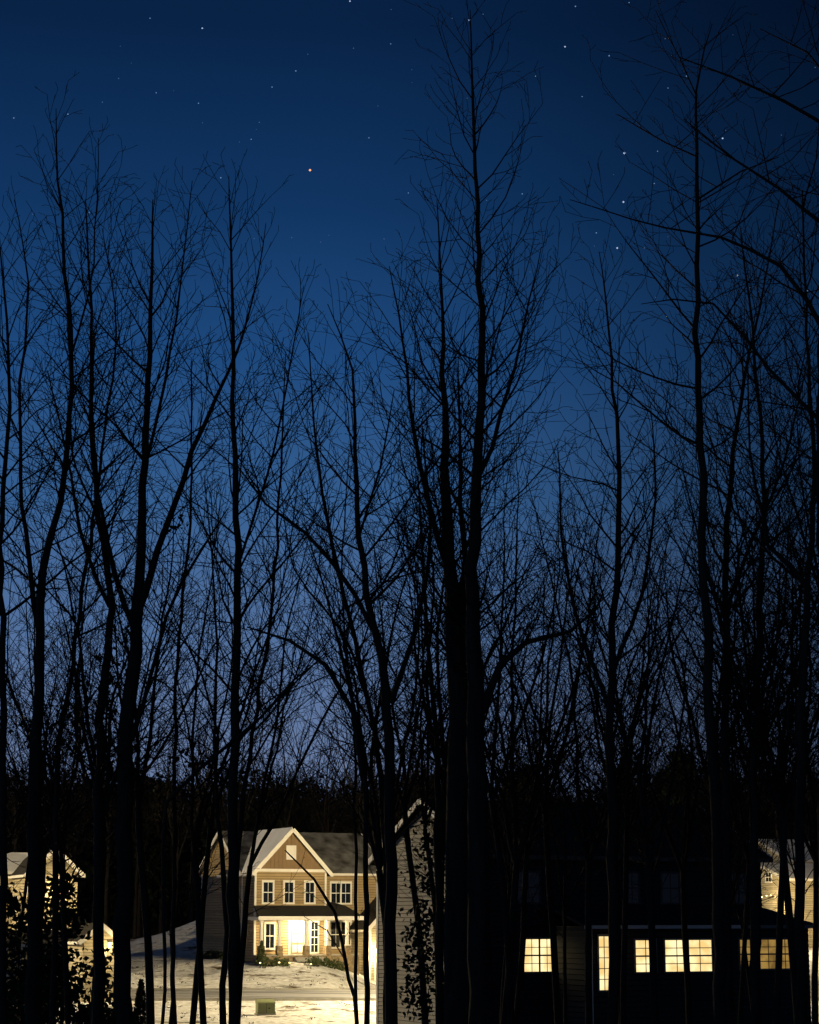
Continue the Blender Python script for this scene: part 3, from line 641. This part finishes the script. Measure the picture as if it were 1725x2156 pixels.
# ---------------------------------------------------------------- stars
st=[(1315,322,3,0),(1313,425,2.4,0),(1300,522,2.4,0),(653,358,3.4,1),(1553,580,1.9,0),(1580,605,1.9,0),(1700,612,1.5,0),(1522,291,2,0),(1385,318,1,0),(1190,98,2,0),(1283,117,1.6,0),(1128,160,1,0),(1212,13,1.6,0),(988,42,1.8,0),(737,2,2,0),(426,59,1.9,0),(623,149,1.5,0),(573,183,1.3,0),(418,217,1.2,0),(777,290,1.2,0),(529,293,1.2,0),(465,374,1.5,0),(329,195,1.1,0),(143,240,1.5,0),(29,248,1.5,0),(316,38,1.2,0),(823,92,1,0),(1226,203,1.1,0),(1256,490,1.3,0),(1378,386,1.1,0),(1357,522,1.2,0),(1100,408,1.2,0),(860,406,1,0),(1446,160,1.3,0),(1325,5,1,0),(1407,185,.9,0),(188,447,.9,0)]
M['star']=emis("star_white",(0.50,0.64,0.92),.9); M['star_m']=emis("star_medium",(0.15,0.28,0.52),1.0); M['star_f']=emis("star_faint",(0.06,0.13,0.27),1.0); M['star_o']=emis("star_orange",(1.0,0.42,0.2),1.3)
random.seed(11)
sb=MB()
def star(px,py,r,k,D=3500):
    a,b=ray(px,py); n=math.sqrt(a*a+1+b*b); c=Vector((a*D/n,D/n,b*D/n)); 
    V=[c+Vector(q)*r for q in ((1,0,0),(-1,0,0),(0,1,0),(0,-1,0),(0,0,1),(0,0,-1))]
    for i,j,l in ((0,2,4),(2,1,4),(1,3,4),(3,0,4),(2,0,5),(1,2,5),(3,1,5),(0,3,5)): sb.face([V[i],V[j],V[l]],k)
for px,py,s_,o_ in st: star(px,py,.5+.56*s_,'star_o' if o_ else ('star' if s_>1.7 else 'star_m'))
for i in range(900): star(random.uniform(-2500,4200),1930-random.uniform(150,4200),random.uniform(.6,1.2),'star_f')
sb.obj("stars")
# ---------------------------------------------------------------- sky
w_=bpy.data.worlds.new("World"); scene.world=w_; w_.use_nodes=True; nt=w_.node_tree;N=nt.nodes;L=nt.links
bg=N["Background"]; tc=N.new("ShaderNodeTexCoord"); sp=N.new("ShaderNodeSeparateXYZ"); L.new(tc.outputs["Generated"],sp.inputs[0])
cr=N.new("ShaderNodeValToRGB"); L.new(sp.outputs[2],cr.inputs[0]); el=cr.color_ramp.elements
stops=[(0.0,(108,126,162)),(.068,(104,123,160)),(.13,(84,113,157)),(.20,(54,95,145)),(.27,(30,73,125)),(.34,(17,53,97)),(.42,(9,35,70)),(.7,(4,16,34)),(1,(3,12,26))]
el[0].position=0; el[0].color=lin(stops[0][1]); el[1].position=1; el[1].color=lin(stops[-1][1])
for p_,c_ in stops[1:-1]: q=el.new(p_); q.color=lin(c_)
mr=N.new("ShaderNodeMapRange"); mr.interpolation_type='SMOOTHSTEP'; mr.inputs[1].default_value=-.06; mr.inputs[2].default_value=.26; mr.inputs[3].default_value=1.0; mr.inputs[4].default_value=.28
L.new(sp.outputs[0],mr.inputs[0])
mx=N.new("ShaderNodeVectorMath"); mx.operation='SCALE'; L.new(cr.outputs[0],mx.inputs[0]); L.new(mr.outputs[0],mx.inputs['Scale'])
L.new(mx.outputs[0],bg.inputs[0]); bg.inputs[1].default_value=1.0
sun=bpy.data.lights.new("moon",'SUN'); sun.energy=.012; sun.angle=.009; sun.color=(.8,.88,1); so=bpy.data.objects.new("moon",sun); so.rotation_euler=(math.radians(50),0,math.radians(-30)); scene.collection.objects.link(so)
scene.view_settings.view_transform='Standard'; scene.view_settings.look='None'; scene.view_settings.exposure=0
print("VERTS",sum(len(o.data.vertices) for o in scene.objects if o.type=='MESH'))
